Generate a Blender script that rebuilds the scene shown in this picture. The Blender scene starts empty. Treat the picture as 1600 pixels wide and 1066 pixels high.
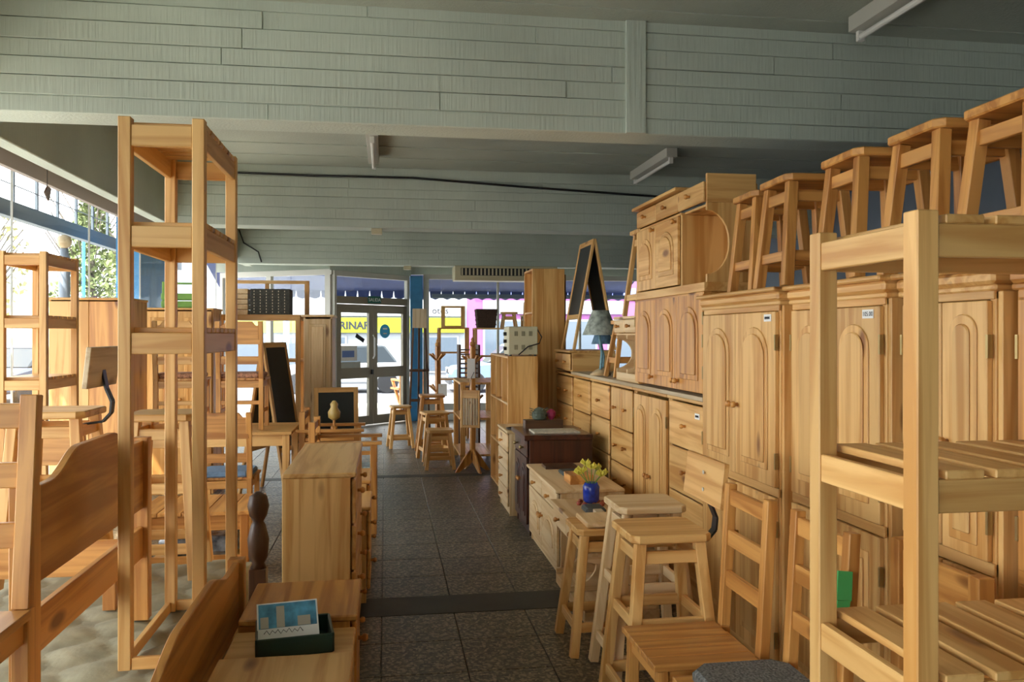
import bpy, math, random
from mathutils import Vector, Matrix
random.seed(7)
R = math.radians
C = bpy.context.scene.collection
sc = bpy.context.scene
# ---------------------------------------------------------------- camera
EYE = 1.56
cam = bpy.data.cameras.new('camera'); camo = bpy.data.objects.new('camera', cam); C.objects.link(camo)
camo.location = (0, 0, EYE); camo.rotation_euler = (R(90), 0, -math.atan(197.3/1300))
cam.sensor_width = 36; cam.lens = 36*1300/1600; cam.shift_y = -10/1600; cam.clip_end = 400; cam.clip_start = .05
sc.camera = camo
# ---------------------------------------------------------------- world, sun, exposure
w = bpy.data.worlds.new('sky'); sc.world = w; w.use_nodes = True
bg = w.node_tree.nodes['Background']; bg.inputs[0].default_value = (.97, .96, .93, 1); bg.inputs[1].default_value = 4.2
sl = bpy.data.lights.new('sun', 'SUN'); so = bpy.data.objects.new('sun', sl); C.objects.link(so)
sl.energy = 9; sl.angle = R(.6); sl.color = (1, .93, .80)
so.rotation_euler = Vector((.62, .52, -1.15)).to_track_quat('-Z', 'Y').to_euler(); so.location = (-8, -6, 14)
vs = sc.view_settings; vs.view_transform = 'Standard'; vs.look = 'None'; vs.exposure = .74; vs.gamma = 1; vs.use_curve_mapping = False
# ---------------------------------------------------------------- materials
MATS = {}
def nodes(name):
    m = bpy.data.materials.new(name); m.use_nodes = True
    nt = m.node_tree; return m, nt, nt.nodes['Principled BSDF']
def flat(name, col, rough=.6, metal=0, noise=0, scale=8, bump=0):
    if name in MATS: return MATS[name]
    m, nt, b = nodes(name); N = nt.nodes.new; L = nt.links.new
    b.inputs['Base Color'].default_value = (*col, 1); b.inputs['Roughness'].default_value = rough; b.inputs['Metallic'].default_value = metal
    if noise or bump:
        tc = N('ShaderNodeTexCoord'); n = N('ShaderNodeTexNoise'); n.inputs['Scale'].default_value = scale; n.inputs['Detail'].default_value = 6
        L(tc.outputs['Object'], n.inputs['Vector'])
        if noise:
            r = N('ShaderNodeValToRGB'); r.color_ramp.elements[0].position = .3; r.color_ramp.elements[1].position = .7
            r.color_ramp.elements[0].color = (*[c*(1-noise) for c in col], 1); r.color_ramp.elements[1].color = (*[min(1, c*(1+noise*.6)) for c in col], 1)
            L(n.outputs['Fac'], r.inputs['Fac']); L(r.outputs['Color'], b.inputs['Base Color'])
        if bump:
            bp = N('ShaderNodeBump'); bp.inputs['Strength'].default_value = bump; bp.inputs['Distance'].default_value = .01
            L(n.outputs['Fac'], bp.inputs['Height']); L(bp.outputs['Normal'], b.inputs['Normal'])
    MATS[name] = m; return m
WOODS = {'pine': ((.76, .455, .165), (.56, .27, .07), .42), 'honey': ((.66, .32, .085), (.42, .165, .035), .38),
         'pale': ((.78, .57, .32), (.64, .41, .19), .5), 'grey': ((.62, .50, .33), (.46, .34, .20), .55), 'dark': ((.085, .026, .014), (.035, .012, .008), .28), 'brown': ((.11, .05, .022), (.05, .022, .011), .4)}
def wood(kind, ax):
    k = 'wood_%s_%s' % (kind, 'xyz'[ax])
    if k in MATS: return MATS[k]
    a, c, rough = WOODS[kind]
    m, nt, b = nodes(k); N = nt.nodes.new; L = nt.links.new
    tc = N('ShaderNodeTexCoord'); oi = N('ShaderNodeObjectInfo')
    mul = N('ShaderNodeVectorMath'); mul.operation = 'SCALE'; mul.inputs[0].default_value = (37, 53, 71); L(oi.outputs['Random'], mul.inputs['Scale'])
    def mapped(al, cr):
        mp = N('ShaderNodeMapping'); s = [cr]*3; s[ax] = al; mp.inputs['Scale'].default_value = s
        L(tc.outputs['Object'], mp.inputs['Vector']); ad = N('ShaderNodeVectorMath'); ad.operation = 'ADD'
        L(mp.outputs['Vector'], ad.inputs[0]); L(mul.outputs['Vector'], ad.inputs[1]); return ad.outputs['Vector']
    n = N('ShaderNodeTexNoise'); n.inputs['Scale'].default_value = 1; n.inputs['Detail'].default_value = 5; n.inputs['Distortion'].default_value = .9
    L(mapped(.9, 17), n.inputs['Vector'])
    r = N('ShaderNodeValToRGB'); e = r.color_ramp.elements; e[0].position = .38; e[1].position = .57; e[0].color = (*c, 1); e[1].color = (*a, 1); L(n.outputs['Fac'], r.inputs['Fac'])
    v = N('ShaderNodeTexVoronoi'); v.inputs['Scale'].default_value = 1; L(mapped(2.6, 7), v.inputs['Vector'])
    kr = N('ShaderNodeValToRGB'); ke = kr.color_ramp.elements; ke[0].position = .10; ke[1].position = .20; ke[0].color = (1, 1, 1, 1); ke[1].color = (0, 0, 0, 1); L(v.outputs['Distance'], kr.inputs['Fac'])
    km = N('ShaderNodeMath'); km.operation = 'MULTIPLY'; L(kr.outputs['Color'], km.inputs[0])
    th = N('ShaderNodeMath'); th.operation = 'GREATER_THAN'; th.inputs[1].default_value = .66; sx = N('ShaderNodeSeparateColor'); L(v.outputs['Color'], sx.inputs['Color']); L(sx.outputs[0], th.inputs[0]); L(th.outputs[0], km.inputs[1])
    mx = N('ShaderNodeMix'); mx.data_type = 'RGBA'; L(km.outputs[0], mx.inputs['Factor']); L(r.outputs['Color'], mx.inputs[6]); mx.inputs[7].default_value = (c[0]*.42, c[1]*.33, c[2]*.30, 1)
    hs = N('ShaderNodeHueSaturation'); mr = N('ShaderNodeMapRange'); mr.inputs['To Min'].default_value = .86; mr.inputs['To Max'].default_value = 1.08
    L(oi.outputs['Random'], mr.inputs['Value']); L(mr.outputs['Result'], hs.inputs['Value']); L(mx.outputs[2], hs.inputs['Color']); L(hs.outputs['Color'], b.inputs['Base Color'])
    b.inputs['Roughness'].default_value = rough
    bp = N('ShaderNodeBump'); bp.inputs['Strength'].default_value = .12; bp.inputs['Distance'].default_value = .004; L(n.outputs['Fac'], bp.inputs['Height']); L(bp.outputs['Normal'], b.inputs['Normal'])
    MATS[k] = m; return m
def glass(name, tint=(.95, .98, 1), refl=.05):
    if name in MATS: return MATS[name]
    m = bpy.data.materials.new(name); m.use_nodes = True; nt = m.node_tree; nt.nodes.clear(); N = nt.nodes.new; L = nt.links.new
    o = N('ShaderNodeOutputMaterial'); t = N('ShaderNodeBsdfTransparent'); t.inputs[0].default_value = (*tint, 1); g = N('ShaderNodeBsdfGlossy'); g.inputs['Roughness'].default_value = .02
    mx = N('ShaderNodeMixShader'); mx.inputs[0].default_value = refl; L(t.outputs[0], mx.inputs[1]); L(g.outputs[0], mx.inputs[2]); L(mx.outputs[0], o.inputs[0])
    MATS[name] = m; return m
def concrete(name, col):
    if name in MATS: return MATS[name]
    m, nt, b = nodes(name); N = nt.nodes.new; L = nt.links.new
    tc = N('ShaderNodeTexCoord'); n = N('ShaderNodeTexNoise'); n.inputs['Scale'].default_value = .9; n.inputs['Detail'].default_value = 7; L(tc.outputs['Object'], n.inputs['Vector'])
    r = N('ShaderNodeValToRGB'); e = r.color_ramp.elements; e[0].position = .3; e[1].position = .72; e[0].color = (*[q*.80 for q in col], 1); e[1].color = (*[q*1.08 for q in col], 1); L(n.outputs['Fac'], r.inputs['Fac']); L(r.outputs['Color'], b.inputs['Base Color'])
    mp = N('ShaderNodeMapping'); mp.inputs['Scale'].default_value = (60, 60, 2.5); L(tc.outputs['Object'], mp.inputs['Vector'])
    n2 = N('ShaderNodeTexNoise'); n2.inputs['Scale'].default_value = 1; n2.inputs['Detail'].default_value = 3; L(mp.outputs['Vector'], n2.inputs['Vector'])
    bp = N('ShaderNodeBump'); bp.inputs['Strength'].default_value = .45; bp.inputs['Distance'].default_value = .01; L(n2.outputs['Fac'], bp.inputs['Height']); L(bp.outputs['Normal'], b.inputs['Normal'])
    b.inputs['Roughness'].default_value = .75; MATS[name] = m; return m
def terrazzo():
    m, nt, b = nodes('terrazzo'); N = nt.nodes.new; L = nt.links.new
    tc = N('ShaderNodeTexCoord'); v = N('ShaderNodeTexVoronoi'); v.inputs['Scale'].default_value = 75; L(tc.outputs['Object'], v.inputs['Vector'])
    sx = N('ShaderNodeSeparateColor'); L(v.outputs['Color'], sx.inputs['Color'])
    r = N('ShaderNodeValToRGB'); e = r.color_ramp.elements; e[0].position = 0; e[0].color = (.036, .027, .018, 1); e[1].position = 1; e[1].color = (.30, .24, .155, 1)
    q = r.color_ramp.elements.new(.5); q.color = (.10, .078, .05, 1); L(sx.outputs[0], r.inputs['Fac'])
    oi = N('ShaderNodeObjectInfo'); mr = N('ShaderNodeMapRange'); mr.inputs['To Min'].default_value = .85; mr.inputs['To Max'].default_value = 1.12; L(oi.outputs['Random'], mr.inputs['Value'])
    hs = N('ShaderNodeHueSaturation'); L(mr.outputs['Result'], hs.inputs['Value']); L(r.outputs['Color'], hs.inputs['Color']); L(hs.outputs['Color'], b.inputs['Base Color'])
    b.inputs['Roughness'].default_value = .42; MATS['terrazzo'] = m; return m
terrazzo()
BLACK = flat('black_steel', (.015, .015, .017), .4); WHITE = flat('white_paint', (.75, .75, .72), .5); ALU = flat('bronze_aluminium', (.27, .23, .165), .45, .2)
ALUW = flat('pale_aluminium', (.52, .51, .46), .45); BOARD = flat('chalkboard', (.012, .016, .015), .6, noise=.3); CREAM = flat('cream_enamel', (.55, .50, .33), .45)
BLUE = flat('blue_paint', (.03, .20, .42), .45, noise=.15); BRASS = flat('dull_brass', (.45, .34, .15), .35, .8); GREEN = flat('green_paint', (.16, .34, .05), .5, noise=.2)
DGREEN = flat('dark_green_plastic', (.012, .035, .022), .4); TAG = flat('price_paper', (.82, .82, .80), .7); INK = flat('ink', (.02, .02, .03), .7)
KNOB = 'honey'
# ---------------------------------------------------------------- mesh builder
class MB:
    def __init__(s): s.v = []; s.f = []
    def add(s, vs, fs):
        o = len(s.v); s.v += [tuple(p) for p in vs]; s.f += [tuple(i+o for i in q) for q in fs]; return s
    def box(s, x0, y0, z0, x1, y1, z1):
        return s.add([(x0, y0, z0), (x1, y0, z0), (x1, y1, z0), (x0, y1, z0), (x0, y0, z1), (x1, y0, z1), (x1, y1, z1), (x0, y1, z1)],
                     [(3, 2, 1, 0), (4, 5, 6, 7), (0, 1, 5, 4), (1, 2, 6, 5), (2, 3, 7, 6), (3, 0, 4, 7)])
    def bar(s, p0, p1, a, b, ref=(1, 0, 0)):
        p0, p1 = Vector(p0), Vector(p1); z = (p1-p0).normalized(); x = Vector(ref); x = (x-z*x.dot(z)).normalized(); y = z.cross(x)
        q = [(-1, -1), (1, -1), (1, 1), (-1, 1)]
        return s.add([p+x*(i*a/2)+y*(j*b/2) for p in (p0, p1) for i, j in q], [(3, 2, 1, 0), (4, 5, 6, 7), (0, 1, 5, 4), (1, 2, 6, 5), (2, 3, 7, 6), (3, 0, 4, 7)])
    def prism(s, poly, plane, a, b):
        n = len(poly)
        def P(p, t): return {'xy': (p[0], p[1], t), 'xz': (p[0], t, p[1]), 'yz': (t, p[0], p[1])}[plane]
        f = [tuple(range(n)), tuple(reversed(range(n, 2*n)))]+[(i, n+i, n+(i+1) % n, (i+1) % n) for i in range(n)]
        return s.add([P(p, a) for p in poly]+[P(p, b) for p in poly], f)
    def lathe(s, prof, c=(0, 0, 0), seg=14, axis='z'):
        vs = []; fs = []; n = len(prof)
        for r, h in prof:
            for k in range(seg):
                t = 2*math.pi*k/seg; x, y = r*math.cos(t), r*math.sin(t)
                q = {'z': (x, y, h), 'y': (x, h, y), 'x': (h, x, y)}[axis]; vs.append((q[0]+c[0], q[1]+c[1], q[2]+c[2]))
        for i in range(n-1):
            for k in range(seg): fs.append((i*seg+k, i*seg+(k+1) % seg, (i+1)*seg+(k+1) % seg, (i+1)*seg+k))
        fs += [tuple(reversed(range(seg))), tuple(range((n-1)*seg, n*seg))]; return s.add(vs, fs)
    def tube(s, pts, r, seg=8, flat_=1):
        pts = [Vector(p) for p in pts]; vs = []; fs = []
        for i, p in enumerate(pts):
            d = (pts[min(i+1, len(pts)-1)]-pts[max(i-1, 0)]).normalized(); x = d.cross(Vector((0, .3, 1)) if abs(d.z) < .9 else Vector((0, 1, 0))).normalized(); y = d.cross(x)
            for k in range(seg):
                t = 2*math.pi*k/seg; vs.append(p+x*(r*math.cos(t))+y*(r*flat_*math.sin(t)))
        for i in range(len(pts)-1):
            for k in range(seg): fs.append((i*seg+k, i*seg+(k+1) % seg, (i+1)*seg+(k+1) % seg, (i+1)*seg+k))
        fs += [tuple(reversed(range(seg))), tuple(range((len(pts)-1)*seg, len(pts)*seg))]; return s.add(vs, fs)
    def build(s, name, mat, parent=None, bev=.0025, smooth=False):
        me = bpy.data.meshes.new(name); me.from_pydata(s.v, [], s.f)
        import bmesh
        bm = bmesh.new(); bm.from_mesh(me); bmesh.ops.recalc_face_normals(bm, faces=bm.faces); bm.to_mesh(me); bm.free()
        if isinstance(mat, str):
            e = [max(v[i] for v in s.v)-min(v[i] for v in s.v) for i in range(3)]; mat = wood(mat, e.index(max(e)))
        me.materials.append(mat); o = bpy.data.objects.new(name, me); C.objects.link(o)
        if parent: o.parent = parent
        if bev: b = o.modifiers.new('bevel', 'BEVEL'); b.width = bev; b.segments = 1; b.limit_method = 'ANGLE'; b.angle_limit = R(50)
        if smooth: me.shade_smooth()
        return o
def bx(name, mat, parent, *a, bev=.0025): return MB().box(*a).build(name, mat, parent, bev)
def br(name, mat, parent, p0, p1, a, b, ref=(1, 0, 0)): return MB().bar(p0, p1, a, b, ref).build(name, mat, parent)
def tag(o, label, cat, group=None, kind=None):
    o['label'] = label
    if cat: o['category'] = cat
    if group: o['group'] = group
    if kind: o['kind'] = kind
    return o
def thing(name, label, cat, loc, rz=0, group=None):
    o = bpy.data.objects.new(name, None); o.empty_display_size = .1; C.objects.link(o); o.location = loc; o.rotation_euler = (0, 0, R(rz)); return tag(o, label, cat, group)
def struct(o, label): return tag(o, label, None, kind='structure')
def text(s, size, mat, parent, loc, rot, name='lettering', ext=.002, align='CENTER', bold=0):
    cu = bpy.data.curves.new(name, 'FONT'); cu.body = s; cu.size = size; cu.extrude = ext; cu.align_x = align; cu.resolution_u = 3; cu.offset = bold
    t = bpy.data.objects.new(name, cu); C.objects.link(t); bpy.context.view_layer.update()
    me = bpy.data.meshes.new_from_object(t.evaluated_get(bpy.context.evaluated_depsgraph_get())); bpy.data.objects.remove(t)
    o = bpy.data.objects.new(name, me); me.materials.clear(); me.materials.append(mat); C.objects.link(o); o.parent = parent; o.location = loc; o.rotation_euler = rot; return o
# ---------------------------------------------------------------- room shell
CON = concrete('painted_concrete', (.53, .595, .53)); CON2 = concrete('slab_concrete', (.44, .48, .42)); XL, XR, YB, YF = -2.9, 5.2, -5.0, 16.2
fl = MB().box(XL, YB, -.2, XR, YF, -.012).build('floor', MATS['terrazzo'], None, 0); struct(fl, 'dark speckled terrazzo tile floor of the shop')
tm = MB().box(0, 0, -.012, .395, .395, 0); t0 = tm.build('tile', MATS['terrazzo'], fl, .002)
STR = [(4.66, 4.98), (9.16, 9.32)]
rest = MB(); ny = 0
for ya, yb in ((2.2, 4.66), (4.98, 9.16), (9.32, 13.9)):
    n_ = round((yb-ya)/.4)
    for j in range(n_):
        for k in range(11):
            q = t0 if not ny else t0.copy()
            if ny: C.objects.link(q)
            ny += 1; q.location = (-2.42+.4*k, ya+j*(yb-ya)/n_, 0); q.scale = (1, (yb-ya)/n_/.4, 1)
rest.box(XL, YB, -.012, XR, 2.195, 0); rest.box(1.99, 2.2, -.012, XR, 13.9, 0); rest.box(XL, 2.2, -.012, -2.425, 13.9, 0); rest.box(XL, 13.9, -.012, XR, YF, 0)
r_ = rest.build('tile_rest', MATS['terrazzo'], fl, 0); r_['kind'] = 'stuff'
SM = flat('joint_screed', (.05, .046, .038), .6, noise=.25, scale=5)
for a, b in STR: bx('joint_strip', SM, fl, -2.42, a, -.012, 1.98, b, .001, bev=0)
ce = MB().box(XL-.4, YB, 3.42, XR, YF, 3.7).build('ceiling', CON2, None, 0); struct(ce, 'grey-green painted concrete ceiling slab')
for k in range(40): bx('board_mark', CON2, ce, XL-.3, YB+.05+k*.53, 3.42-random.uniform(.003, .010), XR, YB+.05+k*.53+random.uniform(.42, .52), 3.421, bev=0)
def beam(label, y0, y1, z0, z1=3.43, x0=-2.3, x1=XR):
    o = MB().box(x0, y0+.012, z0, x1, y1-.012, z1).build('ceiling_beam', CON, None, .006); struct(o, label)
    z = z0
    while z < z1-.02:
        h = min(random.uniform(.085, .125), z1-z); xx = x0
        while xx < x1-.1:
            L_ = min(random.uniform(1.4, 3.6), x1-xx); p = random.uniform(0, .012)
            bx('board_face', CON, o, xx, y0-p+.006, z+.002, xx+L_-.004, y0+.02, z+h-.003, bev=.002); xx += L_
        z += h
    return o
b1 = beam('broad board-marked concrete beam nearest the camera', 4.76, 5.04, 2.75)
bx('board_seam', CON, b1, 1.40, 4.738, 2.75, 1.52, 4.77, 3.42)
b2 = beam('middle concrete ceiling beam carrying a black cable', 9.38, 9.70, 2.75)
b3 = beam('farthest concrete ceiling beam above the exit door', 13.55, 13.85, 2.68)
lb = MB().box(-2.42, YB, 2.75, -2.3, 15, 3.43).build('ceiling_beam', CON, None, .006); struct(lb, 'long edge beam running above the street windows')
wr = MB().box(XR, YB, 0, XR+.2, YF, 3.5).build('wall_right', flat('blue_grey_wall', (.16, .19, .24), .8, noise=.1, scale=2), None, 0); struct(wr, 'dim blue-grey side wall behind the furniture')
wb = MB()
wb.box(XL, YB-.2, 0, XR, YB, 3.5)
struct(wb.build('wall_back', CON, None, 0), 'plain rear wall of the shop')
# cable along beam 2
tag(MB().tube([(-2.28, 9.36, 2.9), (-2.26, 9.35, 3.28), (-2.1, 9.35, 3.32), (-.8, 9.35, 3.305), (.3, 9.35, 3.31), (1.6, 9.35, 3.24), (3.4, 9.35, 3.16), (5.19, 9.35, 3.12)], .013).build('power_cable', BLACK, None, 0), 'black power cable strung along the middle ceiling beam', 'cable')
tag(MB().tube([(-2.27, 13.52, 3.2), (-2.2, 13.52, 3.0), (-1.98, 13.52, 2.86), (-1.93, 13.52, 2.7)], .012).build('power_cable', BLACK, None, 0), 'short black cable drooping down the farthest beam', 'cable')
# ---------------------------------------------------------------- street window along the left
GL = glass('window_glass'); WF = flat('shutter_metal', (.50, .47, .43), .4, .3, noise=.1, scale=3); WB_ = flat('header_paint', (.28, .235, .21), .6)
win = MB().box(XL-.05, YB, 2.87, XL+.05, 15.0, 3.42).build('window_1', WB_, None); struct(win, 'long street window of tall glass panes')
bx('sill', WB_, win, XL-.06, YB, -.01, XL+.06, 15, .10)
yy = YB; k = 0
while yy < 14.9:
    y2 = min(yy+1.72, 15); MB().box(XL-.004, yy+.004, .10, XL+.004, y2-.004, 2.87).build('pane', GL, win, 0)
    bx('pane_joint', ALUW, win, XL-.008, y2-.004, .1, XL+.008, y2+.004, 2.87, bev=0); yy = y2
sh = MB().prism([(-2.43, 2.88), (-2.43, 3.1), (-2.79, 3.1), (-2.79, 2.97), (-2.62, 2.90)], 'xz', YB, 14.9).build('trim_1', WF, None); struct(sh, 'pale metal shutter housing under the edge beam')
hd = MB().box(-2.845, YB, 2.82, -2.795, 14.9, 3.06).build('trim_2', WB_, None); struct(hd, 'brown header strip above the street window')
# entrance facade
def facade(name, A, B, label, z1, mull, panes, mat, sill=.08, extra=None):
    A, B = Vector((*A, 0)), Vector((*B, 0)); L_ = (B-A).length; ang = math.degrees(math.atan2(B.y-A.y, B.x-A.x))
    o = MB().box(0, -.04, z1-.09, L_, .04, z1).build(name, mat, None); o.location = A; o.rotation_euler = (0, 0, R(ang)); struct(o, label)
    for m in mull: bx('mullion', mat, o, m[0], -.04, 0, m[1], .04, z1-.09)
    for p in panes:
        MB().box(p[0], -.004, p[2], p[1], .004, p[3]).build('pane', GL, o, 0)
    for q in (extra or []): bx('rail', mat, o, q[0], -.035, q[2], q[1], .035, q[3])
    return o, L_
L0 = (-.86, 13.98); R0 = (.40, 15.15)
f1, l1 = facade('window_2', (-2.85, 15.2), L0, 'glass panel left of the exit door', 2.64, [(0, .06), (1.0, 1.1), (2.2, 2.31)], [(.06, 1.0, .3, 2.55), (1.1, 2.2, .3, 2.55)], ALUW, extra=[(0, 2.3, 0, .3)])
d1, ld = facade('door_1', L0, R0, 'double glazed exit door with bronze frame and transom', 2.62, [(0, .05), (ld0 := 1.66, 1.72)], [(.06, 1.66, 2.2, 2.53)], ALUW, extra=None)
bx('transom_bar', ALU, d1, .05, -.045, 2.08, 1.66, .045, 2.2)
for x0 in (.06, .865):
    lf = bx('door_leaf', ALU, d1, x0, -.03, .02, x0+.09, .03, 2.07)
    bx('stile', ALU, lf, x0+.70, -.03, .02, x0+.79, .03, 2.07); bx('rail', ALU, lf, x0+.09, -.03, .02, x0+.70, .03, .17); bx('rail', ALU, lf, x0+.09, -.03, .82, x0+.70, .03, 1.0); bx('rail', ALU, lf, x0+.09, -.03, 1.93, x0+.70, .03, 2.07)
    for z0, z1 in ((.17, .82), (1.0, 1.93)): MB().box(x0+.09, -.004, z0, x0+.70, .004, z1).build('pane', GL, lf, 0)
h_ = MB().tube([(.835, -.05, 1.15), (.835, -.09, 1.2), (.835, -.09, 1.5), (.835, -.05, 1.55)], .014).build('door_handle', WHITE, d1, 0)
bx('lock', BLACK, d1, .80, -.06, .88, .84, -.03, .96)
S = thing('exit_sign', 'small green exit sign reading SALIDA above the door', 'sign', (Vector(L0)+(Vector(R0)-Vector(L0))*.5).to_3d() + Vector((.035, -.05, 2.1)), math.degrees(math.atan2(R0[1]-L0[1], R0[0]-L0[0])))
bx('plate', flat('sign_green', (.0, .12, .085), .5), S, -.15, -.012, 0, .15, 0, .12); text('SALIDA', .085, TAG, S, (0, -.013, .03), (R(90), 0, 0))
dp = thing('door_sticker', 'round light blue sticker on the right exit door pane', 'sticker', d1.location + Vector((.84, .74, 1.62)), math.degrees(math.atan2(R0[1]-L0[1], R0[0]-L0[0])))
MB().lathe([(.12, -.012), (.12, -.006)], axis='y', seg=24).build('disc', flat('sticker_blue', (.02, .42, .85), .5), dp, 0); bx('mark', TAG, dp, -.05, -.014, .03, .05, -.012, .055, bev=0); bx('mark', TAG, dp, -.04, -.014, -.05, .04, -.012, -.03, bev=0)
np_ = thing('door_notice', 'black slanted notice stuck on the left exit door pane', 'notice', d1.location + Vector((.42, .365, 1.5)), math.degrees(math.atan2(R0[1]-L0[1], R0[0]-L0[0])))
MB().bar((-.09, -.012, .05), (.09, -.012, -.05), .07, .003, (0, 0, 1)).build('paper', INK, np_, 0)
np2 = thing('door_poster', 'white paper poster with blue print on the left exit door pane', 'poster', d1.location + Vector((.21, .175, 1.12)), math.degrees(math.atan2(R0[1]-L0[1], R0[0]-L0[0])))
bx('paper', TAG, np2, -.12, -.012, 0, .22, -.008, .25, bev=0); bx('print', flat('print_blue', (.12, .2, .5), .6), np2, -.10, -.014, .06, .16, -.012, .17, bev=0)
bx('paper', flat('paper_grey', (.4, .42, .38), .6), np2, -.12, -.012, -.14, .30, -.008, -.02, bev=0)
col = MB().box(.44, 15.1, 0, .66, 15.35, 2.62).build('column', BLUE, None); struct(col, 'blue painted column right of the exit door')
f2, l2 = facade('window_3', (.68, 15.25), (5.2, 15.25), 'wide front window facing the pink shop', 2.66, [(0, .1), (1.35, 1.39), (2.9, 2.94)], [(.1, 1.35, .3, 2.57), (1.39, 2.9, .3, 2.57), (2.94, 4.4, .3, 2.57)], ALUW, extra=[(0, 4.5, 0, .3)])
for a in ((-2.95, -.86, 15.25, 15.3), (.4, 5.2, 15.35, 15.4)): struct(MB().box(a[0], a[2], 2.66, a[1], a[3], 3.5).build('wall_front', CON, None, 0), 'concrete strip above the front glazing %s' % ('on the left' if a[0] < 0 else 'on the right'))
struct(MB().prism([(-.9, 13.9), (.45, 15.2), (.45, 15.4), (-.9, 15.3)], 'xy', 2.62, 3.5).build('wall_front', CON, None, 0), 'concrete lintel above the exit door')
# air conditioner
A = thing('air_conditioner', 'long cream ceiling air conditioner above the front window', 'air conditioner', (1.95, 13.72, 2.44))
MB().prism([(-.25, .0), (-.28, .06), (-.28, .24), (.2, .24), (.2, .06), (.1, 0)], 'yz', -.85, .85).build('case', CREAM, A, .01)
bx('grille', BLACK, A, -.75, -.292, .08, .75, -.275, .20)
for k in range(24): bx('louvre', CREAM, A, -.74+k*.062, -.30, .085, -.715+k*.062, -.285, .195, bev=0)
# fluorescent fixtures and small ceiling boxes
for (x, y0, lab) in ((-.12, 7.45, 'fluorescent batten left of the aisle between the two beams'), (2.8, 7.9, 'fluorescent batten above the kitchen cabinets'), (2.72, 3.25, 'fluorescent batten at the top right near the camera')):
    F = thing('ceiling_light', lab, 'light', (x, y0, 3.41), 0, 'fluorescent battens'); bx('housing', ALUW, F, -.055, 0, -.09, .055, 1.25, 0); MB().lathe([(.018, .03), (.018, 1.22)], (0, 0, -.125), 10, 'y').build('tube', WHITE, F, 0)
    for yy in (.02, 1.2): bx('lamp_holder', WHITE, F, -.02, yy, -.15, .02, yy+.03, -.09)
for x, y, z, l in ((-.1, 9.5, 2.75, 'small cream box under the middle beam'), (.35, 13.7, 2.68, 'small cream box under the farthest beam')):
    s_ = bx('junction_box', CREAM, None, x-.06, y-.06, z-.06, x+.06, y+.06, z); tag(s_, l, 'box')
# ---------------------------------------------------------------- furniture builders
def rsq(hx, hy, r=.03): return [(hx-r, -hy), (hx, -hy+r), (hx, hy-r), (hx-r, hy), (-hx+r, hy), (-hx, hy-r), (-hx, -hy+r), (-hx+r, -hy)]
def stool(label, loc, rz=0, h=.5, top=.32, sp=.03, m='honey', leg=.042, group='square wooden stools', n=2, hi=.14):
    T = thing('stool', label, 'stool', loc, rz, group); hx = top/2
    MB().prism(rsq(hx, hx), 'xy', h-.032, h).build('seat', m, T, .005)
    a = hx-.045; b = a+sp+.02; zt = h-.032; lg = .0015
    def P(sx, sy, z): t = 1-z/zt; return (sx*(a+(b-a)*t), sy*(a+(b-a)*t), z)
    for sx in (-1, 1):
        for sy in (-1, 1): br('leg', m, T, P(sx, sy, .004), P(sx, sy, zt), leg, leg)
    for z, hh in ((zt-.06, .05), (hi, .045))[:n] + (((h*.55, .045),) if h > .65 else ()):
        for k in (-1, 1):
            br('stretcher', m, T, P(-1, k, z), P(1, k, z), hh, .02, (0, 0, 1)); br('stretcher', m, T, P(k, -1, z+.0), P(k, 1, z), hh, .02, (0, 0, 1))
    return T
def chair(label, loc, rz=0, h=.96, sh=.45, w=.40, d=.38, m='honey', back='ladder', rungs=3, cushion=None, group='wooden chairs', lean=.05):
    """front towards local -Y, back posts at +Y"""
    T = thing('chair', label, 'chair', loc, rz, group); x = w/2-.02; y = d/2-.02
    for sx in (-1, 1):
        br('leg', m, T, (sx*x, -y, 0), (sx*x, -y, sh-.02), .038, .038)
        br('back_post', m, T, (sx*x, y, 0), (sx*x, y, sh), .04, .036); br('back_post', m, T, (sx*x, y, sh), (sx*x, y+lean, h), .04, .036)
        br('apron', m, T, (sx*x, -y, sh-.05), (sx*x, y, sh-.05), .018, .06); br('stretcher', m, T, (sx*x, -y, .16), (sx*x, y, .16), .018, .035)
    for yy in (-y, y): br('apron', m, T, (-x, yy, sh-.05), (x, yy, sh-.05), .06, .018, (0, 0, 1))
    br('stretcher', m, T, (-x, y, .24), (x, y, .24), .035, .018, (0, 0, 1))
    for k in range(5): ww = (w+.02)/5; bx('seat_board', m, T, -w/2-.01+k*ww+.001, -d/2-.015, sh-.018, -w/2-.01+(k+1)*ww-.001, d/2-.045, sh+.004)
    yb = lambda z: y+lean*(z-sh)/(h-sh)
    if back == 'ladder':
        for k in range(rungs):
            z = h-.05-k*(h-sh-.08)/rungs; br('rung', m, T, (-x, yb(z), z), (x, yb(z), z), .06, .02, (0, 0, 1))
    else:
        poly = [(-x, h-.20), (x, h-.20), (x, h-.04), (x*.75, h-.035), (x*.6, h), (-x*.6, h), (-x*.75, h-.035), (-x, h-.04)]
        MB().prism(poly, 'xz', yb(h-.1)-.012, yb(h-.1)+.012).build('back_panel', m, T); z = sh+.16; br('rung', m, T, (-x, yb(z), z), (x, yb(z), z), .07, .02, (0, 0, 1))
    if cushion: MB().prism(rsq(w/2-.005, d/2-.03, .05), 'xy', sh+.004, sh+.05).build('cushion', cushion, T, .012)
    return T
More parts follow.
